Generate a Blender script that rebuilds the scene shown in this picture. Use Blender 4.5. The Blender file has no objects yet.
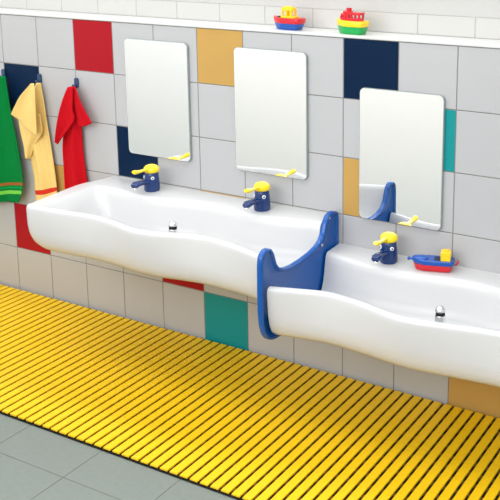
import bpy, bmesh, math, random
from mathutils import Vector
from mathutils.geometry import tessellate_polygon

scene = bpy.context.scene
COL = scene.collection
random.seed(4)
PI = math.pi

# ------------------------------------------------------------------ camera
cam_data = bpy.data.cameras.new('camera')
cam_data.sensor_width = 36.0
cam_data.lens = 906.478 / 500 * 36
cam_data.shift_x = -0.20663
cam_data.shift_y = -0.26870
cam_data.clip_start = 0.05
cam = bpy.data.objects.new('camera', cam_data)
cam.location = (3.0259, -2.57015, 1.54542)
cam.rotation_euler = (1.3681427, -0.0057039, 0.4962699)
COL.objects.link(cam)
scene.camera = cam

# ------------------------------------------------------------------ world, lights, exposure
world = bpy.data.worlds.new('world')
scene.world = world
world.use_nodes = True
world.node_tree.nodes['Background'].inputs[0].default_value = (0.95, 0.97, 1.0, 1)
world.node_tree.nodes['Background'].inputs[1].default_value = 0.55


def area(name, loc, rot, sx, sy, power, col=(1, 1, 1)):
    d = bpy.data.lights.new(name, 'AREA')
    d.shape = 'RECTANGLE'
    d.size = sx
    d.size_y = sy
    d.energy = power
    d.color = col
    o = bpy.data.objects.new(name, d)
    o.location = loc
    o.rotation_euler = rot
    COL.objects.link(o)
    return o


area('ceiling_light_source', (0.9, -0.95, 2.66), (0, 0, 0), 4.2, 0.7, 22)
area('backdrop_fill_light', (0.6, 0.06, 2.05), (math.radians(-77), 0, 0), 4.0, 0.24, 36, (0.9, 0.95, 1.0))  # added light, no known lamp: brightens the white board the mirrors reflect
area('front_fill_light', (1.6, -3.35, 2.05), (math.radians(66), 0, 0), 4.4, 1.4, 80)  # added frontal fill from behind the camera, hung below the ceiling

scene.view_settings.view_transform = 'Standard'
scene.view_settings.look = 'None'
scene.view_settings.gamma = 1
scene.view_settings.use_curve_mapping = False
scene.view_settings.exposure = 0.14


# ------------------------------------------------------------------ materials
def lin(c):
    c = c / 255.0
    return c / 12.92 if c <= 0.04045 else ((c + 0.055) / 1.055) ** 2.4


def rgb(r, g, b):
    return (lin(r), lin(g), lin(b), 1)


MATS = {}


def mat(name, col, rough=0.4, metal=0.0, noise=0.0, nscale=20, bump=0.0, bscale=200, coat=0.0, spec=0.5, sss=0.0):
    m = bpy.data.materials.new(name)
    m.use_nodes = True
    nt = m.node_tree
    b = nt.nodes['Principled BSDF']
    b.inputs['Base Color'].default_value = col
    b.inputs['Roughness'].default_value = rough
    b.inputs['Metallic'].default_value = metal
    b.inputs['Coat Weight'].default_value = coat
    b.inputs['Coat Roughness'].default_value = 0.08
    b.inputs['Specular IOR Level'].default_value = spec
    tc = nt.nodes.new('ShaderNodeTexCoord')
    if noise > 0:
        n = nt.nodes.new('ShaderNodeTexNoise')
        n.inputs['Scale'].default_value = nscale
        n.inputs['Detail'].default_value = 4
        r = nt.nodes.new('ShaderNodeMapRange')
        r.inputs['From Min'].default_value = 0.25
        r.inputs['From Max'].default_value = 0.75
        r.inputs['To Min'].default_value = 1 - noise
        r.inputs['To Max'].default_value = 1 + noise * 0.5
        h = nt.nodes.new('ShaderNodeHueSaturation')
        h.inputs['Color'].default_value = col
        nt.links.new(tc.outputs['Object'], n.inputs['Vector'])
        nt.links.new(n.outputs['Fac'], r.inputs['Value'])
        nt.links.new(r.outputs['Result'], h.inputs['Value'])
        nt.links.new(h.outputs['Color'], b.inputs['Base Color'])
    if bump > 0:
        n2 = nt.nodes.new('ShaderNodeTexNoise')
        n2.inputs['Scale'].default_value = bscale
        n2.inputs['Detail'].default_value = 3
        bp = nt.nodes.new('ShaderNodeBump')
        bp.inputs['Strength'].default_value = bump
        bp.inputs['Distance'].default_value = 0.002
        nt.links.new(tc.outputs['Object'], n2.inputs['Vector'])
        nt.links.new(n2.outputs['Fac'], bp.inputs['Height'])
        nt.links.new(bp.outputs['Normal'], b.inputs['Normal'])
    MATS[name] = m
    return m


WHITE_TILE = mat('white_tile', rgb(181, 181, 183), 0.28, noise=0.02, nscale=3)
RED_TILE = mat('red_tile', rgb(166, 22, 34), 0.3, spec=0.12, noise=0.04, nscale=6)
GOLD_TILE = mat('gold_tile', rgb(192, 152, 84), 0.3, spec=0.2, noise=0.04, nscale=6)
NAVY_TILE = mat('navy_tile', rgb(4, 32, 62), 0.4, spec=0.1, noise=0.05, nscale=6)
TEAL_TILE = mat('teal_tile', rgb(26, 142, 144), 0.3, spec=0.2, noise=0.05, nscale=6)
GROUT = mat('grout', rgb(128, 127, 123), 0.9, bump=0.2)
PLASTER = mat('white_plaster', rgb(250, 250, 249), 0.8, noise=0.01, nscale=5, bump=0.05)
LEDGE = mat('ledge_white', rgb(212, 212, 210), 0.35)
STRIP_TILE = mat('strip_tile', rgb(196, 195, 192), 0.3, noise=0.015, nscale=4)
STRIP_GROUT = mat('strip_grout', rgb(180, 180, 176), 0.9)
FLOOR_TILE = mat('floor_tile', rgb(130, 138, 132), 0.55, noise=0.06, nscale=60, bump=0.15, bscale=300)
FLOOR_GROUT = mat('floor_grout', rgb(98, 102, 97), 0.9)
CERAMIC = mat('white_ceramic', rgb(206, 206, 207), 0.28, coat=0.12, spec=0.4)
BLUE = mat('blue_plastic', rgb(5, 82, 162), 0.2, coat=0.0, spec=0.5)
YELLOW_SLAT = mat('yellow_slat', rgb(254, 205, 14), 0.45, noise=0.08, nscale=90, bump=0.1)
SHADED_BAR = mat('shaded_cross_bar', rgb(92, 66, 12), 0.8)  # yellow bars, shade between the slats put into the brown
BLACK = mat('rubber_and_gap_shade', rgb(14, 13, 12), 0.8)  # black edge of the mat; under the slats it also paints gap shade
NAVY = mat('navy_enamel', rgb(12, 50, 108), 0.18, coat=0.2)
YELLOW = mat('yellow_enamel', rgb(255, 219, 8), 0.3, coat=0.3)
CHROME = mat('chrome', (0.82, 0.83, 0.84, 1), 0.08, metal=1.0)
MIRROR = mat('mirror_glass', (0.965, 0.975, 0.97, 1), 0.0, metal=1.0)
MIRROR_EDGE = mat('mirror_edge', rgb(150, 158, 158), 0.25)
EYE_WHITE = mat('eye_white', rgb(245, 245, 245), 0.3)
PUPIL = mat('pupil_black', rgb(12, 18, 30), 0.3)
HOOK = mat('hook_blue', rgb(38, 64, 100), 0.35)
TOY_RED = mat('toy_red', rgb(214, 22, 38), 0.32, coat=0.2)
TOY_BLUE = mat('toy_blue', rgb(8, 78, 168), 0.32, coat=0.2)
TOY_YELLOW = mat('toy_yellow', rgb(255, 208, 20), 0.35, coat=0.2)
TOY_GREEN = mat('toy_green', rgb(0, 164, 76), 0.35, coat=0.2)
DARK = mat('dark_hole', rgb(20, 18, 16), 0.8)


def towel_mat(name, base, bands):
    """terry cloth with woven bands: bands = (v0, v1, colour) measured down the towel's own length"""
    m = mat(name, base, 0.95, bump=1.0, bscale=260, spec=0.1)
    nt = m.node_tree
    b = nt.nodes['Principled BSDF']
    uv = nt.nodes.new('ShaderNodeUVMap')
    sp = nt.nodes.new('ShaderNodeSeparateXYZ')
    nt.links.new(uv.outputs['UV'], sp.inputs['Vector'])
    ns = nt.nodes.new('ShaderNodeTexNoise')
    ns.inputs['Scale'].default_value = 60
    r = nt.nodes.new('ShaderNodeMapRange')
    r.inputs['To Min'].default_value = 0.86
    r.inputs['To Max'].default_value = 1.1
    nt.links.new(ns.outputs['Fac'], r.inputs['Value'])
    h = nt.nodes.new('ShaderNodeHueSaturation')
    nt.links.new(r.outputs['Result'], h.inputs['Value'])
    if bands:
        cr = nt.nodes.new('ShaderNodeValToRGB')
        cr.color_ramp.interpolation = 'CONSTANT'
        el = cr.color_ramp.elements
        el[0].position = 0
        el[0].color = base
        el[1].position = bands[0][0]
        el[1].color = bands[0][2]
        e = el.new(bands[0][1])
        e.color = base
        for v0, v1, c in bands[1:]:
            e = el.new(v0)
            e.color = c
            e = el.new(v1)
            e.color = base
        nt.links.new(sp.outputs['Y'], cr.inputs['Fac'])
        nt.links.new(cr.outputs['Color'], h.inputs['Color'])
    else:
        h.inputs['Color'].default_value = base
    nt.links.new(h.outputs['Color'], b.inputs['Base Color'])
    return m


# ------------------------------------------------------------------ helpers
def tag(o, label=None, cat=None, group=None, kind=None):
    if label:
        o['label'] = label
    if cat:
        o['category'] = cat
    if group:
        o['group'] = group
    if kind:
        o['kind'] = kind
    return o


def empty(name, loc, rz=0):
    o = bpy.data.objects.new(name, None)
    o.location = loc
    o.rotation_euler = (0, 0, rz)
    o.empty_display_size = 0.02
    COL.objects.link(o)
    return o


def link(name, me, mats, parent=None, smooth=False, bevel=0, sub=0, angle=None, loc=None):
    for m in (mats if isinstance(mats, (list, tuple)) else [mats]):
        me.materials.append(m)
    if smooth or angle is not None:
        me.polygons.foreach_set('use_smooth', [True] * len(me.polygons))
        if angle is not None:
            me.set_sharp_from_angle(angle=math.radians(angle))
    o = bpy.data.objects.new(name, me)
    COL.objects.link(o)
    if parent:
        o.parent = parent
    if loc:
        o.location = loc
    if bevel:
        b = o.modifiers.new('bevel', 'BEVEL')
        b.width = bevel
        b.segments = 3
        b.limit_method = 'ANGLE'
        b.angle_limit = math.radians(40)
        b.harden_normals = False
    if sub:
        s = o.modifiers.new('sub', 'SUBSURF')
        s.levels = sub
        s.render_levels = sub
    return o


class MB:
    def __init__(self):
        self.v, self.f, self.m = [], [], []

    def add(self, vs, fs, mi=0):
        n = len(self.v)
        self.v += [tuple(p) for p in vs]
        self.f += [tuple(i + n for i in f) for f in fs]
        self.m += [mi] * len(fs)
        return self

    def box(self, x0, x1, y0, y1, z0, z1, mi=0):
        vs = [(x, y, z) for z in (z0, z1) for y in (y0, y1) for x in (x0, x1)]
        fs = [(0, 2, 3, 1), (4, 5, 7, 6), (0, 1, 5, 4), (2, 6, 7, 3), (0, 4, 6, 2), (1, 3, 7, 5)]
        return self.add(vs, fs, mi)

    def chamfer_tile(self, axis, a0, a1, b0, b1, base, top, c=0.0015, mi=0):
        """one glazed tile: a raised face with chamfered edge. axis 'y' = on a wall facing -y, 'z' = on the floor"""
        if axis == 'y':
            P = lambda a, b, h: (a, h, b)
        else:
            P = lambda a, b, h: (a, b, h)
        mid = top + (c * 0.6 if axis == 'y' else -c * 0.6)
        lo = [P(a0, b0, base), P(a1, b0, base), P(a1, b1, base), P(a0, b1, base)]
        mi_ = [P(a0, b0, mid), P(a1, b0, mid), P(a1, b1, mid), P(a0, b1, mid)]
        hi = [P(a0 + c, b0 + c, top), P(a1 - c, b0 + c, top), P(a1 - c, b1 - c, top), P(a0 + c, b1 - c, top)]
        fs = [(0, 1, 5, 4), (1, 2, 6, 5), (2, 3, 7, 6), (3, 0, 4, 7),
              (4, 5, 9, 8), (5, 6, 10, 9), (6, 7, 11, 10), (7, 4, 8, 11), (8, 9, 10, 11), (3, 2, 1, 0)]
        return self.add(lo + mi_ + hi, fs, mi)

    def lathe(self, prof, n=32, mi=0, cx=0, cy=0, cz=0, cap=True):
        """prof: list of (r, z); axis z"""
        base = len(self.v)
        vs, fs = [], []
        for r, z in prof:
            for k in range(n):
                a = 2 * PI * k / n
                vs.append((cx + r * math.cos(a), cy + r * math.sin(a), cz + z))
        for i in range(len(prof) - 1):
            for k in range(n):
                k2 = (k + 1) % n
                fs.append((i * n + k, i * n + k2, (i + 1) * n + k2, (i + 1) * n + k))
        if cap:
            fs.append(tuple(reversed(range(n))))
            fs.append(tuple((len(prof) - 1) * n + k for k in range(n)))
        return self.add(vs, fs, mi)

    def tube(self, pts, radii, n=16, mi=0, sx=1.0, cap=True):
        """tube along points; sx widens it sideways (x) against its height"""
        pts = [Vector(p) for p in pts]
        if not isinstance(radii, (list, tuple)):
            radii = [radii] * len(pts)
        vs, fs = [], []
        for i, p in enumerate(pts):
            t = (pts[min(i + 1, len(pts) - 1)] - pts[max(i - 1, 0)]).normalized()
            ref = Vector((1, 0, 0)) if abs(t.x) < 0.9 else Vector((0, 0, 1))
            b = t.cross(ref).normalized()
            a = b.cross(t).normalized()
            for k in range(n):
                an = 2 * PI * k / n
                q = p + a * (math.cos(an) * radii[i] * sx) + b * (math.sin(an) * radii[i])
                vs.append(tuple(q))
        for i in range(len(pts) - 1):
            for k in range(n):
                k2 = (k + 1) % n
                fs.append((i * n + k, i * n + k2, (i + 1) * n + k2, (i + 1) * n + k))
        if cap:
            fs.append(tuple(reversed(range(n))))
            fs.append(tuple((len(pts) - 1) * n + k for k in range(n)))
        return self.add(vs, fs, mi)

    def ball(self, c, r, n=16, mi=0, s=(1, 1, 1)):
        prof = []
        m = n // 2
        vs, fs = [], []
        vs.append((c[0], c[1], c[2] - r * s[2]))
        for i in range(1, m):
            th = PI * i / m
            for k in range(n):
                a = 2 * PI * k / n
                vs.append((c[0] + r * s[0] * math.sin(th) * math.cos(a), c[1] + r * s[1] * math.sin(th) * math.sin(a), c[2] - r * s[2] * math.cos(th)))
        vs.append((c[0], c[1], c[2] + r * s[2]))
        L = len(vs) - 1
        for k in range(n):
            k2 = (k + 1) % n
            fs.append((0, 1 + k2, 1 + k))
            for i in range(m - 2):
                fs.append((1 + i * n + k, 1 + i * n + k2, 1 + (i + 1) * n + k2, 1 + (i + 1) * n + k))
            fs.append((1 + (m - 2) * n + k, 1 + (m - 2) * n + k2, L))
        return self.add(vs, fs, mi)

    def extrude(self, poly, x0, x1, mi=0, axis='x'):
        """poly in (y, z) for axis x, in (x, z) for axis y, in (x, y) for axis z"""
        def P(p, h):
            return {'x': (h, p[0], p[1]), 'y': (p[0], h, p[1]), 'z': (p[0], p[1], h)}[axis]
        n = len(poly)
        vs = [P(p, x0) for p in poly] + [P(p, x1) for p in poly]
        fs = [(i, (i + 1) % n, n + (i + 1) % n, n + i) for i in range(n)] + [tuple(reversed(range(n))), tuple(range(n, 2 * n))]
        return self.add(vs, fs, mi)

    def mesh(self, name, fix=True):
        me = bpy.data.meshes.new(name)
        me.from_pydata(self.v, [], self.f)
        me.polygons.foreach_set('material_index', self.m)
        if fix:
            bm = bmesh.new()
            bm.from_mesh(me)
            bmesh.ops.recalc_face_normals(bm, faces=bm.faces)
            bm.to_mesh(me)
            bm.free()
        me.update()
        return me


def interp(knots, x):
    """smooth (Catmull-Rom) curve through knots"""
    if x <= knots[0][0]:
        return knots[0][1]
    if x >= knots[-1][0]:
        return knots[-1][1]
    for i in range(len(knots) - 1):
        if knots[i][0] <= x <= knots[i + 1][0]:
            x0, y0 = knots[max(i - 1, 0)]
            x1, y1 = knots[i]
            x2, y2 = knots[i + 1]
            x3, y3 = knots[min(i + 2, len(knots) - 1)]
            t = (x - x1) / (x2 - x1)
            m1 = (y2 - y0) / max(x2 - x0, 1e-6) * (x2 - x1)
            m2 = (y3 - y1) / max(x3 - x1, 1e-6) * (x2 - x1)
            return (2 * t**3 - 3 * t**2 + 1) * y1 + (t**3 - 2 * t**2 + t) * m1 + (-2 * t**3 + 3 * t**2) * y2 + (t**3 - t**2) * m2


def sstep(a, b, x):
    t = min(max((x - a) / (b - a), 0), 1)
    return t * t * (3 - 2 * t)


# ------------------------------------------------------------------ the room
T = 0.2
coloured = {(2, 0): 1, (5, 0): 2, (8, 0): 3, (0, 1): 3, (9, 1): 4, (3, 2): 3, (8, 2): 2, (1, 3): 2, (5, 3): 2,
            (0, 4): 1, (4, 4): 1, (5, 5): 4, (10, 5): 2}
mb = MB()
g = 0.0017
for i in range(-9, 22):
    for r in range(6):
        x0, z1 = i * T, (6 - r) * T
        mi = coloured.get((i, r), 0)
        mb.chamfer_tile('y', x0 + g, x0 + T - g, z1 - T + g, z1 - g, 0.004, 0.0, 0.0012, mi)
mb.box(-1.8, 4.4, 0.0012, 0.14, 0.0, 1.199, 5)
link('wall_back', mb.mesh('wall_back'), [WHITE_TILE, RED_TILE, GOLD_TILE, NAVY_TILE, TEAL_TILE, GROUT])
COL.objects['wall_back']['kind'] = 'structure'

mb = MB()
for i in range(-9, 22):
    mb.chamfer_tile('y', i * T + g, i * T + T - g, 1.210, 1.2745, 0.146, 0.140, 0.0012, 0)
mb.box(-1.8, 4.4, 0.1415, 0.26, 1.199, 1.2765, 1)
mb.box(-1.8, 4.4, 0.1395, 0.26, 1.2765, 2.7, 2)
tag(link('wall_upper', mb.mesh('wall_upper'), [STRIP_TILE, STRIP_GROUT, mat('upper_paint', rgb(190, 189, 187), 0.7, noise=0.015, nscale=5)]), kind='structure')
mb = MB()
mb.box(-1.8, 4.4, -0.004, 0.1395, 1.2005, 1.209)
tag(link('trim_1', mb.mesh('trim_1'), LEDGE, bevel=0.002), kind='structure')

# floor: square grey tiles
mb = MB()
FX = 0.887
for i in range(-9, 12):
    for j in range(-14, 4):
        x0, y0 = FX + 0.3 * i, -0.905 + 0.3 * j
        x1, y1 = x0 + 0.3, y0 + 0.3
        if y0 > -0.01 or x1 < -1.8 or x0 > 4.4:
            continue
        mb.chamfer_tile('z', max(x0, -1.8) + 0.001, min(x1, 4.4) - 0.001, y0 + 0.001, min(y1, 0.0) - 0.001, -0.006, 0.0, 0.001, 0)
mb.box(-1.8, 4.4, -5.0, 0.14, -0.08, -0.0012, 1)
tag(link('floor', mb.mesh('floor'), [FLOOR_TILE, FLOOR_GROUT]), kind='structure')

mb = MB()
mb.box(-1.8, 4.4, -5.0, 0.26, 2.7, 2.78)
tag(link('ceiling', mb.mesh('ceiling'), PLASTER), kind='structure')
mb = MB()
mb.box(-1.9, -1.8, -5.0, 0.26, -0.08, 2.78)
tag(link('wall_left', mb.mesh('wall_left'), PLASTER), kind='structure')
mb = MB()
mb.box(4.4, 4.5, -5.0, 0.26, -0.08, 2.78)
tag(link('wall_right', mb.mesh('wall_right'), PLASTER), kind='structure')
mb = MB()
mb.box(-1.8, 4.4, -5.1, -5.0, -0.08, 2.78)
tag(link('wall_front', mb.mesh('wall_front'), PLASTER), kind='structure')
# low white board added out of view so the mirrors reflect plain white
mb = MB()
mb.box(-1.8, 1.27, -1.79, -1.72, 0.0, 0.96)
tag(link('mirror_backdrop', mb.mesh('mirror_backdrop'), PLASTER, bevel=0.006), kind='structure')

# ------------------------------------------------------------------ slatted mat
mat_root = empty('duckboard_mat', (1.15, -0.38, 0))
tag(mat_root, 'long bright yellow slatted duckboard mat lying on the grey floor below the sinks', 'mat')
OX, OY = 1.15, -0.38


def local(me):
    me.transform(__import__('mathutils').Matrix.Translation((-OX, -OY, 0)))
    return me


mb = MB()
PITCH = 0.0364
k0, k1 = -37, 50
XA = 0.788 + k0 * PITCH
XB = 0.788 + k1 * PITCH
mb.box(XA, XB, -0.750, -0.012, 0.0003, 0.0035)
link('rubber_shade_backing', local(mb.mesh('rubber_shade_backing')), BLACK, mat_root)
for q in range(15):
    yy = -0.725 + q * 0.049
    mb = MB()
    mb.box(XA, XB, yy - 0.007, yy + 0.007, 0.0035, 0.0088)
    link('cross_bar', local(mb.mesh('cross_bar')), SHADED_BAR, mat_root)
sl = None
for k in range(k0, k1):
    xa = 0.788 + k * PITCH
    if sl is None:
        mb = MB()
        w = (PITCH - 0.0096) / 2
        prof = [(-w, 0.0088), (-w, 0.0128), (-w + 0.0007, 0.0136), (w - 0.0007, 0.0136), (w, 0.0128), (w, 0.0088)]
        mb.extrude(prof, -0.3695, 0.3675, axis='y')
        sl = link('slat', mb.mesh('slat'), YELLOW_SLAT, mat_root)
        s = sl
    else:
        s = sl.copy()
        COL.objects.link(s)
        s.parent = mat_root
    s.location = (xa + PITCH / 2 - OX, 0, 0)

# ------------------------------------------------------------------ trough sinks


def sink_profile(zr, yf, yb, d, zb, ti):
    """closed outline in (y, z), starting under the back, running to the front, over the rim and back to the wall.
    zb: how deep the underside hangs; ti: how far the front is pulled in at the very end"""
    yf = yf + ti
    e = min(zb, 0.17) / 0.17 * 1.05
    ybt = 0.5 * (yf - ti) - 0.5 * 0.450 + ti     # the lower edge of the apron runs straighter than the rim
    lo = lambda k: yf * (1 - k) + ybt * k
    P = [(-0.001, zr - 0.150 * e), (-0.06, zr - 0.160 * e), (-0.16, zr - 0.168 * e), (-0.26, zr - 0.170 * e), (lo(1) + 0.10, zr - 0.170 * e),
         (lo(1) + 0.068, zr - 0.167 * e), (lo(1) + 0.044, zr - 0.158 * e), (lo(0.96) + 0.026, zr - 0.143 * e), (lo(0.85) + 0.014, zr - 0.120 * e), (lo(0.6) + 0.007, zr - 0.090 * e),
         (lo(0.3) + 0.003, zr - 0.055 * e), (lo(0.06) + 0.0005, zr - 0.022 * e), (yf + 0.0008, zr - 0.012), (yf + 0.003, zr - 0.0055), (yf + 0.0075, zr - 0.0015),
         (yf + 0.014, zr), (yf + 0.021, zr - 0.0008 - 0.005 * d), (yf + 0.027, zr - 0.0012 - 0.04 * d), (yf + 0.032, zr - 0.0012 - 0.13 * d),
         (yf + 0.038, zr - 0.0012 - 0.30 * d), (yf + 0.050, zr - 0.55 * d), (yf + 0.070, zr - 0.80 * d), (yf + 0.105, zr - 0.95 * d),
         (-0.28, zr - 1.0 * d), (-0.23, zr - 1.0 * d), (yb - 0.058, zr - 0.96 * d), (yb - 0.036, zr - 0.84 * d), (yb - 0.025, zr - 0.64 * d),
         (yb - 0.018, zr - 0.42 * d), (yb - 0.013, zr - 0.22 * d), (yb - 0.009, zr - 0.09 * d), (yb - 0.003, zr - 0.025 * d), (yb + 0.006, zr - 0.003 * d),
         (yb + 0.020, zr), (yb * 0.45, zr + 0.001), (-0.012, zr + 0.003), (-0.001, zr + 0.004)]
    return P


def make_sink(x0, x1, zr, front, back, left_end, right_end, ox):
    xs = []
    x = x0
    if left_end:
        xs += [x0, x0 + 0.001, x0 + 0.004, x0 + 0.009, x0 + 0.018, x0 + 0.030, x0 + 0.045]
        x = x0 + 0.06
    lim = x1 - (0.06 if right_end else 0)
    n = int((lim - x) / 0.012)
    xs += [x + (lim - x) * k / n for k in range(n + 1)]
    if right_end:
        xs += [x1 - 0.045, x1 - 0.030, x1 - 0.018, x1 - 0.009, x1 - 0.004, x1 - 0.001, x1]
    rows = []
    for x in xs:
        dl = (x - x0) if left_end else 9
        dr = (x1 - x) if right_end else 9
        de = min(dl, dr)
        d = 0.142 * min(sstep(0.055, 0.158, dl), 1 if dr > 5 else sstep(0.035, 0.19, dr))
        # underside rises and the front is pulled in towards a closed end
        zb = 0.17
        if de < 0.1:
            t = 1 - de / 0.1
            zb = 0.17 - 0.075 * (1 - math.sqrt(max(0, 1 - t ** 3.2)))
        ti = 0
        if de < 0.022:
            t = 1 - de / 0.022
            ti = 0.020 * (1 - math.sqrt(max(0, 1 - t * t)))
        lipz = 0
        if de < 0.012:
            t = 1 - de / 0.012
            lipz = 0.009 * (1 - math.sqrt(max(0, 1 - t * t)))
        P = sink_profile(zr - lipz, interp(front, x), interp(back, x), d, zb, ti)
        row = []
        for (y, z) in P:
            xx = x
            if de < 0.16:
                wgt = (1 - de / 0.16) ** 1.5
                dx = interp([(-0.5, 0.008), (-0.43, 0.006), (-0.266, -0.012), (-0.136, -0.024), (-0.05, 0.0), (0, 0.012)], y)
                xx += dx * wgt * (1 if dl < dr else -1)
            row.append((xx - ox, y, z))
        rows.append(row)
    m = len(rows[0])
    vs = [p for r in rows for p in r]
    fs = []
    for a in range(len(rows) - 1):
        for b in range(m):
            b2 = (b + 1) % m
            fs.append((a * m + b, a * m + b2, (a + 1) * m + b2, (a + 1) * m + b))
    # end caps, cut along the U-shaped outline
    for base in (0, (len(rows) - 1) * m):
        for tri in tessellate_polygon([[Vector((0, vs[base + k][1], vs[base + k][2])) for k in range(m)]]):
            fs.append(tuple(base + q for q in tri))
    mb = MB()
    mb.add(vs, fs)
    return mb.mesh('basin')


ZL, ZR = 0.592, 0.492
frontL = [(0.54, -0.432), (0.62, -0.432), (0.68, -0.429), (0.76, -0.421), (0.85, -0.413), (0.955, -0.426), (1.06, -0.452), (1.15, -0.446), (1.226, -0.42),
          (1.31, -0.402), (1.42, -0.414), (1.49, -0.431), (1.57, -0.456)]
backL = [(0.55, -0.10), (0.63, -0.114), (0.71, -0.126), (0.84, -0.140), (0.94, -0.132), (1.07, -0.100), (1.16, -0.100), (1.28, -0.122), (1.375, -0.120),
         (1.46, -0.108), (1.57, -0.084)]
frontR = [(1.59, -0.444), (1.656, -0.423), (1.755, -0.396), (1.813, -0.399), (1.886, -0.412), (1.961, -0.434), (2.03, -0.446), (2.087, -0.441), (2.142, -0.43),
          (2.223, -0.414), (2.304, -0.402), (2.40, -0.414), (2.48, -0.432), (2.62, -0.434)]
backR = [(1.59, -0.084), (1.66, -0.101), (1.73, -0.116), (1.80, -0.124), (1.875, -0.124), (1.94, -0.116), (2.04, -0.101), (2.10, -0.095), (2.15, -0.099),
         (2.2, -0.109), (2.3, -0.124), (2.4, -0.122), (2.55, -0.10), (2.62, -0.1)]

sinkL = empty('trough_sink', (1.06, 0, 0.42))
tag(sinkL, 'white wavy trough sink on the left, mounted higher, left of the blue divider', 'sink', 'white wavy trough sinks')
sinkR = empty('trough_sink', (2.1, 0, 0.32))
tag(sinkR, 'white wavy trough sink on the right, mounted lower, with the toy boat on its shelf', 'sink', 'white wavy trough sinks')
for root, x0, x1, z, f, b, le, re in ((sinkL, 0.551, 1.5663, ZL, frontL, backL, True, False), (sinkR, 1.5873, 2.62, ZR, frontR, backR, False, True)):
    me = make_sink(x0, x1, z, f, b, le, re, 0)
    me.transform(__import__('mathutils').Matrix.Translation(tuple(-c for c in root.location)))
    link('basin', me, CERAMIC, root, smooth=True, angle=50)

# standing overflow pipes
for root, px, zr in ((sinkL, 1.072, ZL), (sinkR, 2.068, ZR)):
    mb = MB()
    zt = zr - 0.043
    zb = zr - 0.1415
    r = 0.0155
    off = tuple(-c for c in root.location)
    sh = __import__('mathutils').Matrix.Translation(off)
    mb.lathe([(r, zb), (r, zt - 0.016), (r - 0.001, zt - 0.014)], 28, cx=px, cy=-0.25)
    me = mb.mesh('overflow_pipe')
    me.transform(sh)
    p = link('overflow_pipe', me, CHROME, root, angle=40)
    p['label'] = 'chrome standing overflow pipe'
    mb = MB()
    mb.lathe([(r - 0.002, zt - 0.0139), (r - 0.0015, zt - 0.002)], 28, cx=px, cy=-0.25)
    me = mb.mesh('overflow_slot')
    me.transform(sh)
    link('overflow_slot', me, DARK, p)
    mb = MB()
    mb.lathe([(r, zt - 0.0019), (r + 0.0003, zt), (r - 0.001, zt + 0.005), (r - 0.005, zt + 0.0105), (r - 0.010, zt + 0.0130), (0.0008, zt + 0.0136)], 28, cx=px, cy=-0.25)
    me = mb.mesh('pipe_cap')
    me.transform(sh)
    link('pipe_cap', me, CHROME, p, angle=40)

# ------------------------------------------------------------------ blue divider between the sinks
prof = [(-0.002, 0.489), (-0.002, 0.560), (-0.002, 0.598), (-0.008, 0.610), (-0.026, 0.617), (-0.044, 0.620), (-0.060, 0.618), (-0.074, 0.611), (-0.085, 0.598),
        (-0.094, 0.580), (-0.101, 0.560), (-0.116, 0.543), (-0.142, 0.530), (-0.180, 0.521), (-0.235, 0.515), (-0.295, 0.514), (-0.340, 0.520), (-0.368, 0.531),
        (-0.384, 0.549), (-0.393, 0.573), (-0.401, 0.593), (-0.412, 0.605), (-0.428, 0.612), (-0.444, 0.611), (-0.459, 0.603), (-0.467, 0.590), (-0.470, 0.565),
        (-0.471, 0.48), (-0.470, 0.42), (-0.466, 0.376), (-0.456, 0.346), (-0.440, 0.325), (-0.418, 0.312), (-0.390, 0.306), (-0.30, 0.303), (-0.15, 0.305), (-0.002, 0.312)]
XD0, XD1 = 1.5670, 1.5852
div = empty('splash_divider', (1.5805, 0, 0.30))
tag(div, 'glossy blue plastic divider with a scooped top edge between the two sinks', 'divider')


def dv(me):
    me.transform(__import__('mathutils').Matrix.Translation((-1.5805, 0, -0.30)))
    return me


def resample(P, n):
    L = [0]
    Q = P + [P[0]]
    for a, b in zip(Q[:-1], Q[1:]):
        L.append(L[-1] + math.hypot(b[0] - a[0], b[1] - a[1]))
    out = []
    for k in range(n):
        s = L[-1] * k / n
        for i in range(len(P)):
            if L[i] <= s <= L[i + 1]:
                t = (s - L[i]) / max(L[i + 1] - L[i], 1e-9)
                out.append((Q[i][0] * (1 - t) + Q[i + 1][0] * t, Q[i][1] * (1 - t) + Q[i + 1][1] * t))
                break
    return out


def offset(P, d):
    n = len(P)
    area_ = sum(P[i][0] * P[(i + 1) % n][1] - P[(i + 1) % n][0] * P[i][1] for i in range(n))
    sgn = 1 if area_ > 0 else -1
    out = []
    for i in range(n):
        a, b, c = P[i - 1], P[i], P[(i + 1) % n]
        d1 = Vector((b[0] - a[0], b[1] - a[1])).normalized()
        d2 = Vector((c[0] - b[0], c[1] - b[1])).normalized()
        n1 = Vector((-d1.y, d1.x)) * sgn
        n2 = Vector((-d2.y, d2.x)) * sgn
        nn = n1 + n2
        nn = nn / max(nn.length, 1e-6)
        k = 1 / max(nn.dot(n1), 0.6)
        out.append((b[0] + nn.x * d * k, b[1] + nn.y * d * k))
    return out


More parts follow.
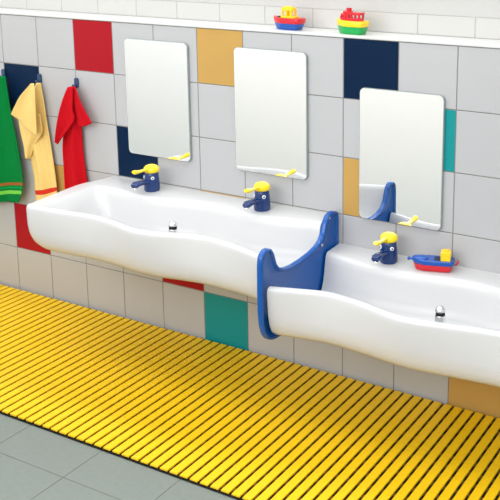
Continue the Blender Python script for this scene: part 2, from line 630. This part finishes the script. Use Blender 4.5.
HT = (XD1 - XD0) / 2
PR = resample(prof, 150)
rings = []
for dx, off_ in ((-HT, 0.006), (-HT + 0.0008, 0.003), (-HT + 0.003, 0.0008), (-HT + 0.006, 0.0), (0, 0.0),
                 (HT - 0.005, 0.0), (HT - 0.0015, 0.0008), (HT + 0.0008, 0.0028), (HT + 0.0018, 0.0055), (HT + 0.0010, 0.0085), (HT - 0.0014, 0.0106), (HT - 0.0055, 0.0120), (HT - 0.0066, 0.0136)):
    rings.append((dx, offset(PR, off_)))
vs, fs = [], []
n = len(PR)
for dx, R in rings:
    for (y, z) in R:
        vs.append(((XD0 + XD1) / 2 + dx, min(y, -0.001), z))
for a in range(len(rings) - 1):
    for b in range(n):
        b2 = (b + 1) % n
        fs.append((a * n + b, a * n + b2, (a + 1) * n + b2, (a + 1) * n + b))
for base in (0, (len(rings) - 1) * n):
    for tri in tessellate_polygon([[Vector((0, vs[base + k][1], vs[base + k][2])) for k in range(n)]]):
        fs.append(tuple(base + q for q in tri))
mb = MB()
mb.add(vs, fs)
link('panel', dv(mb.mesh('panel')), BLUE, div, angle=35)
for (sy, sz) in ((-0.055, 0.600), (-0.105, 0.520)):
    mb = MB()
    mb.tube([(XD1 - 0.009, sy, sz), (XD1 - 0.0048, sy, sz)], 0.005, 14)
    s = link('chrome_disc', dv(mb.mesh('chrome_disc')), CHROME, div, angle=40)  # small chrome disc on the right face of the panel


# ------------------------------------------------------------------ mirrors
def rrect(x0, x1, z0, z1, r, seg=6):
    P = []
    for cx, cz, a0 in ((x1 - r, z1 - r, 0), (x0 + r, z1 - r, 90), (x0 + r, z0 + r, 180), (x1 - r, z0 + r, 270)):
        for k in range(seg + 1):
            a = math.radians(a0 + 90 * k / seg)
            P.append((cx + r * math.cos(a), cz + r * math.sin(a)))
    return P


for cx, zb, lab in ((0.8165, 0.702, 'leftmost frameless mirror with rounded corners, over the navy wall tile'),
                    (1.317, 0.702, 'middle frameless mirror with rounded corners, right of the upper gold wall tile'),
                    (1.815, 0.603, 'rightmost frameless mirror with rounded corners, hung lower, reflecting the blue divider')):
    mroot = empty('wall_mirror', (cx, -0.001, zb))
    tag(mroot, lab, 'mirror', 'frameless wall mirrors')
    mb = MB()
    w = 0.1485
    outer = rrect(-w, w, 0, 0.441, 0.018)
    inner = rrect(-w + 0.002, w - 0.002, 0.002, 0.439, 0.016)
    n = len(outer)
    V_ = [(x, 0, z) for x, z in outer] + [(x, -0.0085, z) for x, z in outer] + [(x, -0.0100, z) for x, z in inner]
    F_ = [(i, (i + 1) % n, n + (i + 1) % n, n + i) for i in range(n)] + [(n + i, n + (i + 1) % n, 2 * n + (i + 1) % n, 2 * n + i) for i in range(n)]
    F_.append(tuple(range(n)))
    mb.add(V_, F_)
    link('backing', mb.mesh('backing', True), MIRROR_EDGE, mroot)
    mb = MB()
    V_ = [(x, -0.0100, z) for x, z in inner] + [(x, -0.0106, z) for x, z in inner]
    F_ = [(i, (i + 1) % n, n + (i + 1) % n, n + i) for i in range(n)] + [tuple(range(n)), tuple(reversed(range(n, 2 * n)))]
    mb.add(V_, F_)
    link('glass', mb.mesh('glass'), MIRROR, mroot)


# ------------------------------------------------------------------ whale-faced faucets
def make_faucet():
    t = empty('faucet', (0, 0, 0))
    mb = MB()
    mb.lathe([(0.0255, 0.0), (0.0268, 0.003), (0.0272, 0.012), (0.0268, 0.028), (0.0255, 0.046), (0.0235, 0.060), (0.0215, 0.068), (0.020, 0.070)], 32)
    link('body', mb.mesh('body'), NAVY, t, angle=50)
    # spout: a beak that reaches over the basin and droops a little
    mb = MB()
    mb.tube([(0, -0.014, 0.035), (0, -0.030, 0.038), (0, -0.048, 0.041), (0, -0.066, 0.042), (0, -0.082, 0.041), (0, -0.092, 0.037)],
            [0.0110, 0.0092, 0.0090, 0.0105, 0.0118, 0.0090], 18, sx=1.25)
    sp_ = link('spout', mb.mesh('spout'), NAVY, t, angle=60)
    mb = MB()
    mb.tube([(0, -0.080, 0.035), (0, -0.083, 0.0265)], 0.0078, 16)
    a = link('aerator', mb.mesh('aerator'), CHROME, sp_, angle=40)
    # yellow cap and lever
    mb = MB()
    mb.lathe([(0.0215, 0.0), (0.0262, 0.004), (0.0270, 0.010), (0.0255, 0.017), (0.0205, 0.0235), (0.0120, 0.0275), (0.0030, 0.0288), (0.0008, 0.0288)], 32, cz=0.0685)
    mb.tube([(0, -0.014, 0.084), (0, -0.032, 0.084), (0, -0.050, 0.084), (0, -0.068, 0.085), (0, -0.081, 0.087), (0, -0.089, 0.090)],
            [0.0085, 0.0058, 0.0050, 0.0062, 0.0080, 0.0055], 16, sx=1.35)
    link('lever_handle', mb.mesh('lever_handle'), YELLOW, t, angle=60)
    for s in (-1, 1):
        ang = math.radians(-90 + s * 48)
        d_ = Vector((math.cos(ang), math.sin(ang), 0.05)).normalized()
        c = Vector((0, 0, 0.050)) + d_ * 0.0243
        mb = MB()
        mb.tube([c, c + d_ * 0.0022, c + d_ * 0.0030], [0.0062, 0.0058, 0.0040], 18)
        e = link('eye', mb.mesh('eye'), EYE_WHITE, t, angle=50)
        c2 = c + d_ * 0.0029
        mb = MB()
        mb.tube([c2, c2 + d_ * 0.0012], [0.0030, 0.0026], 14)
        link('pupil', mb.mesh('pupil'), PUPIL, e)
    return t


def copy_tree(o, parent=None):
    c = o.copy()
    COL.objects.link(c)
    c.parent = parent
    for ch in list(o.children):
        copy_tree(ch, c)
    return c


f0 = make_faucet()
f0.scale = (1.08, 1.08, 1.02)
f0.location = (0.830, -0.072, ZL + 0.0005)
tag(f0, 'leftmost blue faucet with eyes and yellow lever, in front of the navy wall tile', 'faucet', 'blue faucets with yellow levers')
for x, z, lab in ((1.318, ZL, 'middle blue faucet with eyes and yellow lever, beneath the middle mirror'),
                  (1.808, ZR, 'rightmost blue faucet with eyes and yellow lever, on the lower sink beside the toy boat')):
    f = copy_tree(f0)
    f.location = (x, -0.068, z + 0.0005)
    f['label'] = lab


# ------------------------------------------------------------------ towel hooks and towels
def make_hook():
    t = empty('towel_hook', (0, 0, 0))
    mb = MB()
    mb.extrude(rrect(-0.0095, 0.0095, -0.022, 0.018, 0.0092), -0.008, 0.0, axis='y')
    link('wall_plate', mb.mesh('wall_plate'), HOOK, t, angle=50, bevel=0.002)
    mb = MB()
    mb.tube([(0, -0.006, -0.012), (0, -0.014, -0.016), (0, -0.021, -0.014), (0, -0.024, -0.007)], [0.0056, 0.0054, 0.0050, 0.0040], 14)
    link('peg', mb.mesh('peg'), HOOK, t, smooth=True)
    return t


h0 = make_hook()
h0.location = (0.408, -0.001, 0.953)
tag(h0, 'dark blue wall hook holding up the red towel', 'hook', 'dark blue towel hooks')
for x, z, lab in ((0.207, 0.953, 'dark blue wall hook holding up the yellow towel'), (0.000, 0.956, 'dark blue wall hook holding up the green towel')):
    h = copy_tree(h0)
    h.location = (x, -0.001, z)
    h['label'] = lab


def cloth_layer(L, R, y0, nu, nv, pleats, amp, phase, v0, v1, lean=0.0, curl=0.0):
    """a hanging sheet between two edge curves; pleats give it real folds"""
    def at(C_, v):
        s = v * (len(C_) - 1)
        kn = [(i, c[0]) for i, c in enumerate(C_)]
        kz = [(i, c[1]) for i, c in enumerate(C_)]
        return interp(kn, s), interp(kz, s)
    vs, uv = [], []
    for j in range(nv + 1):
        v = j / nv
        (lx, lz), (rx, rz) = at(L, v), at(R, v)
        for i in range(nu + 1):
            u = i / nu
            x = lx + (rx - lx) * u
            z = lz + (rz - lz) * u - 0.006 * math.sin(u * PI) * (v > 0.9)
            fold = math.cos(u * pleats * 2 * PI + phase + 1.2 * v) + 0.35 * math.cos(u * pleats * 4.6 * PI + phase * 2 - v)
            y = y0 - amp * (0.35 + 0.65 * min(1, v * 2.0)) * fold - lean * math.sin(min(v, 1) * PI) - curl * (1 - u) * v
            vs.append((x, min(y, -0.006), z))
            uv.append((u, v0 + (v1 - v0) * v))
    fs = []
    for j in range(nv):
        for i in range(nu):
            a = j * (nu + 1) + i
            fs.append((a, a + 1, a + nu + 2, a + nu + 1))
    return vs, fs, uv


def towel(label, loc, layers, material):
    vs, fs, uv = [], [], []
    for a, b, c in layers:
        n_ = len(vs)
        vs += [(p[0] - loc[0], p[1] - loc[1], p[2] - loc[2]) for p in a]
        fs += [tuple(i + n_ for i in f) for f in b]
        uv += c
    me = bpy.data.meshes.new('towel')
    me.from_pydata(vs, [], fs)
    l = me.uv_layers.new(name='UVMap')
    for lp in me.loops:
        l.data[lp.index].uv = uv[lp.vertex_index]
    o = link('towel', me, material, smooth=True, loc=loc)
    s = o.modifiers.new('solid', 'SOLIDIFY')
    s.thickness = 0.006
    s.offset = 0
    ss = o.modifiers.new('sub', 'SUBSURF')
    ss.levels = 1
    ss.render_levels = 1
    tag(o, label, 'towel', 'hanging hand towels')
    return o


GREEN_M = towel_mat('green_terry', rgb(6, 122, 56), [(0.800, 0.832, rgb(160, 92, 48)), (0.850, 0.862, rgb(20, 160, 76)), (0.885, 0.915, rgb(120, 205, 80))])
YEL_M = towel_mat('yellow_terry', rgb(238, 205, 128), [(0.885, 0.925, rgb(214, 58, 40))])
RED_M = towel_mat('red_terry', rgb(196, 16, 30), [])

gL = [(0.002, 0.948), (-0.033, 0.895), (-0.088, 0.776), (-0.139, 0.641), (-0.177, 0.526), (-0.191, 0.457), (-0.198, 0.398)]
gR = [(0.044, 0.952), (0.05, 0.903), (0.068, 0.792), (0.094, 0.668), (0.11, 0.564), (0.113, 0.5), (0.082, 0.422)]
towel('green towel with a brown and a light green stripe, hanging at the left edge', (0.02, -0.03, 0.40),
      [cloth_layer(gL, gR, -0.038, 30, 40, 1.6, 0.011, 0.6, 0.0, 1.0)], GREEN_M)
yL = [(0.206, 0.936), (0.186, 0.906), (0.155, 0.849), (0.130, 0.775), (0.122, 0.682), (0.134, 0.607), (0.146, 0.534), (0.146, 0.484), (0.150, 0.432)]
yR = [(0.224, 0.938), (0.228, 0.910), (0.237, 0.856), (0.245, 0.788), (0.259, 0.699), (0.27, 0.625), (0.278, 0.562), (0.283, 0.518), (0.285, 0.468)]
uL = [(0.219, 0.940), (0.198, 0.917), (0.165, 0.884), (0.134, 0.846), (0.102, 0.806)]
uR = [(0.234, 0.942), (0.243, 0.906), (0.248, 0.853), (0.246, 0.79), (0.240, 0.729)]
fL = [(0.112, 0.808), (0.108, 0.770), (0.112, 0.728), (0.126, 0.679), (0.140, 0.628)]
fR = [(0.236, 0.815), (0.240, 0.775), (0.236, 0.735), (0.195, 0.690), (0.150, 0.622)]
towel('pale yellow towel with a red stripe, hanging between the green and the red towel', (0.22, -0.03, 0.44),
      [cloth_layer(yL, yR, -0.022, 26, 44, 1.3, 0.009, 2.2, 0.0, 1.0), cloth_layer(fL, fR, -0.040, 20, 30, 0.9, 0.007, 2.9, 0.0, 0.6),
       cloth_layer(uL, uR, -0.060, 20, 30, 0.8, 0.006, 0.4, 0.0, 0.5, 0.006, 0.008)], YEL_M)
rL = [(0.396, 0.939), (0.385, 0.903), (0.363, 0.82), (0.34, 0.737), (0.329, 0.674), (0.328, 0.591), (0.326, 0.499), (0.328, 0.43)]
rR = [(0.42, 0.941), (0.428, 0.907), (0.438, 0.828), (0.436, 0.768), (0.436, 0.687), (0.443, 0.606), (0.451, 0.525), (0.453, 0.45)]
lL = [(0.412, 0.943), (0.392, 0.9), (0.366, 0.837), (0.341, 0.77), (0.321, 0.711)]
lR = [(0.434, 0.945), (0.434, 0.899), (0.433, 0.852), (0.435, 0.808), (0.333, 0.706)]
qL = [(0.422, 0.94), (0.425, 0.89), (0.429, 0.838), (0.431, 0.785)]
qR = [(0.44, 0.942), (0.465, 0.897), (0.492, 0.853), (0.519, 0.808)]
towel('plain red towel, hanging closest to the sink', (0.40, -0.03, 0.43),
      [cloth_layer(rL, rR, -0.024, 24, 40, 1.2, 0.011, 1.0, 0.0, 1.0), cloth_layer(lL, lR, -0.052, 18, 26, 0.6, 0.006, 0.3, 0.0, 0.5, 0.008),
       cloth_layer(qL, qR, -0.040, 16, 24, 0.6, 0.006, 2.6, 0.0, 0.5, 0.004)], RED_M)


# ------------------------------------------------------------------ toy boats (bow points left, -x)
def hull_outline(L, W, bow=0.45, n=12, stern_r=0.25, blunt=0.8):
    """plan outline: pointed bow at -L/2, rounded stern at +L/2"""
    P = []
    for k in range(n + 1):
        t = k / n
        x = -L / 2 + L * bow * t
        P.append((x, -W / 2 * math.sin(t * PI / 2) ** blunt))
    for k in range(n + 1):
        a = -PI / 2 + PI * k / n
        r = W / 2
        P.append((L / 2 - r * stern_r * 2 + r * stern_r * 2 * max(math.cos(a), 0) ** 0.6, r * math.sin(a)))
    for k in range(n, 0, -1):
        t = k / n
        x = -L / 2 + L * bow * t
        P.append((x, W / 2 * math.sin(t * PI / 2) ** blunt))
    # drop duplicates
    out = []
    for p in P:
        if not out or math.hypot(p[0] - out[-1][0], p[1] - out[-1][1]) > 1e-5:
            out.append(p)
    return out


def loft(mb, outline, levels, sheer=0.0, L=0.12):
    """levels: (z, scale_x, scale_y); sheer lifts the bow"""
    n = len(outline)
    vs = []
    for z, sx, sy in levels:
        for (x, y) in outline:
            lift = sheer * max(0, (-x) / (L / 2)) ** 2 * (z / levels[-1][0])
            vs.append((x * sx, y * sy, z + lift))
    fs = []
    for a in range(len(levels) - 1):
        for b in range(n):
            b2 = (b + 1) % n
            fs.append((a * n + b, a * n + b2, (a + 1) * n + b2, (a + 1) * n + b))
    fs.append(tuple(reversed(range(n))))
    fs.append(tuple((len(levels) - 1) * n + k for k in range(n)))
    mb.add(vs, fs)


# boat with blue hull, red deck, yellow cabin
b1 = empty('toy_boat', (1.357, 0.048, 1.2092), math.radians(-4))
tag(b1, 'toy boat with blue hull, red rim and yellow cabin on the ledge', 'toy boat', 'plastic toy boats')
o1 = hull_outline(0.118, 0.052)
mb = MB()
loft(mb, o1, [(0, 0.80, 0.72), (0.004, 0.86, 0.82), (0.012, 0.93, 0.93), (0.022, 0.97, 0.98)])
link('hull', mb.mesh('hull'), TOY_BLUE, b1, angle=45)
mb = MB()
loft(mb, o1, [(0.022, 1.0, 1.0), (0.024, 1.03, 1.04), (0.038, 1.05, 1.06), (0.040, 1.03, 1.02)], sheer=0.005)
link('deck', mb.mesh('deck'), TOY_RED, b1, angle=45)
mb = MB()
mb.ball((-0.030, -0.004, 0.0415), 0.011, 14, s=(1.3, 1, 0.3))
link('hatch', mb.mesh('hatch'), DARK, b1, smooth=True)
mb = MB()
mb.extrude(rrect(-0.022, 0.036, -0.018, 0.018, 0.008), 0.0400, 0.046, axis='z')
# cabin posts and roof leave open windows
for x in (-0.014, 0.004, 0.022):
    for y in (-0.0125, 0.0125):
        mb.box(x - 0.0032, x + 0.0032, y - 0.003, y + 0.003, 0.046, 0.066)
mb.extrude(rrect(-0.020, 0.028, -0.0165, 0.0165, 0.009), 0.064, 0.0745, axis='z')
mb.extrude(rrect(-0.014, 0.022, -0.011, 0.011, 0.007), 0.0745, 0.0785, axis='z')
mb.box(-0.008, 0.016, -0.006, 0.006, 0.046, 0.064)
link('cabin', mb.mesh('cabin'), TOY_YELLOW, b1, angle=40, bevel=0.0012)

# boat with green hull, yellow deck, red upper works
b2 = empty('toy_boat', (1.606, 0.044, 1.2092), math.radians(-4))
tag(b2, 'toy boat with green hull, yellow deck and red superstructure on the ledge', 'toy boat', 'plastic toy boats')
o2 = hull_outline(0.109, 0.050, bow=0.5)
mb = MB()
loft(mb, o2, [(0, 0.84, 0.74), (0.004, 0.90, 0.84), (0.014, 0.96, 0.95), (0.025, 1.0, 1.0)])
link('hull', mb.mesh('hull'), TOY_GREEN, b2, angle=45)
mb = MB()
loft(mb, o2, [(0.025, 1.02, 1.03), (0.027, 1.05, 1.06), (0.041, 1.06, 1.08), (0.0435, 1.03, 1.03)], sheer=0.006)
link('deck', mb.mesh('deck'), TOY_YELLOW, b2, angle=45)
mb = MB()
mb.extrude(rrect(-0.036, 0.040, -0.017, 0.017, 0.007), 0.0430, 0.052, axis='z')
for x in (0.006, 0.021, 0.036):
    for y in (-0.0135, 0.0135):
        mb.box(x - 0.003, x + 0.003, y - 0.0026, y + 0.0026, 0.050, 0.064)
mb.extrude(rrect(0.000, 0.042, -0.017, 0.017, 0.004), 0.063, 0.071, axis='z')
mb.box(-0.034, -0.004, -0.014, 0.014, 0.050, 0.066)
mb.extrude(rrect(-0.028, 0.000, -0.012, 0.012, 0.004), 0.066, 0.074, axis='z')
link('superstructure', mb.mesh('superstructure'), TOY_RED, b2, angle=40, bevel=0.0010)
mb = MB()
mb.lathe([(0.008, 0.072), (0.0090, 0.080), (0.0096, 0.0803), (0.0096, 0.084), (0.0085, 0.0845)], 18, cx=-0.010)
link('funnel', mb.mesh('funnel'), TOY_RED, b2, angle=40)
mb = MB()
ring = [(-0.024 + 0.0085 * math.cos(2 * PI * k / 16), -0.0155, 0.054 + 0.0085 * math.sin(2 * PI * k / 16)) for k in range(17)]
mb.tube(ring, 0.0026, 8, cap=False)
link('life_ring', mb.mesh('life_ring'), TOY_RED, b2, smooth=True)

# boat on the sink shelf: red hull, blue deck, yellow cabin at the stern
b3 = empty('toy_boat', (1.962, -0.062, ZR + 0.0012), math.radians(18))
b3.scale = (0.92, 0.92, 0.88)
tag(b3, 'toy boat with red hull, blue deck and yellow block cabin on the right sink', 'toy boat', 'plastic toy boats')
o3 = hull_outline(0.140, 0.058, bow=0.36, blunt=0.55)
mb = MB()
loft(mb, o3, [(0, 0.86, 0.76), (0.003, 0.90, 0.86), (0.014, 0.95, 0.95), (0.024, 0.98, 0.98)])
link('hull', mb.mesh('hull'), TOY_RED, b3, angle=45)
mb = MB()
loft(mb, o3, [(0.024, 1.0, 1.0), (0.026, 1.03, 1.05), (0.038, 1.05, 1.08), (0.041, 1.02, 1.03)], sheer=0.004)
mb.ball((-0.040, 0, 0.0425), 0.026, 20, s=(1.0, 0.85, 0.28))
mb.tube([(-0.060, 0, 0.034), (-0.083, 0, 0.036)], 0.004, 12)
mb.ball((-0.084, 0, 0.036), 0.0065, 12)
link('deck', mb.mesh('deck'), TOY_BLUE, b3, angle=45)
mb = MB()
mb.box(0.004, 0.026, -0.018, 0.018, 0.0412, 0.0426)
link('cockpit', mb.mesh('cockpit'), mat('toy_blue_well_shade', rgb(8, 30, 74), 0.5), b3)  # flat plate on the deck, shade of a recess put into darker blue
mb = MB()
mb.box(0.026, 0.060, -0.022, 0.016, 0.0405, 0.0735)
mb.box(0.036, 0.052, -0.008, 0.010, 0.0735, 0.0775)
link('cabin', mb.mesh('cabin'), TOY_YELLOW, b3, bevel=0.0016, angle=40)
mb = MB()
mb.tube([(0.066, 0, 0.020), (0.078, 0, 0.022), (0.084, 0, 0.030), (0.083, 0, 0.038)], 0.0034, 10)
link('tow_hook', mb.mesh('tow_hook'), TOY_RED, b3, smooth=True)
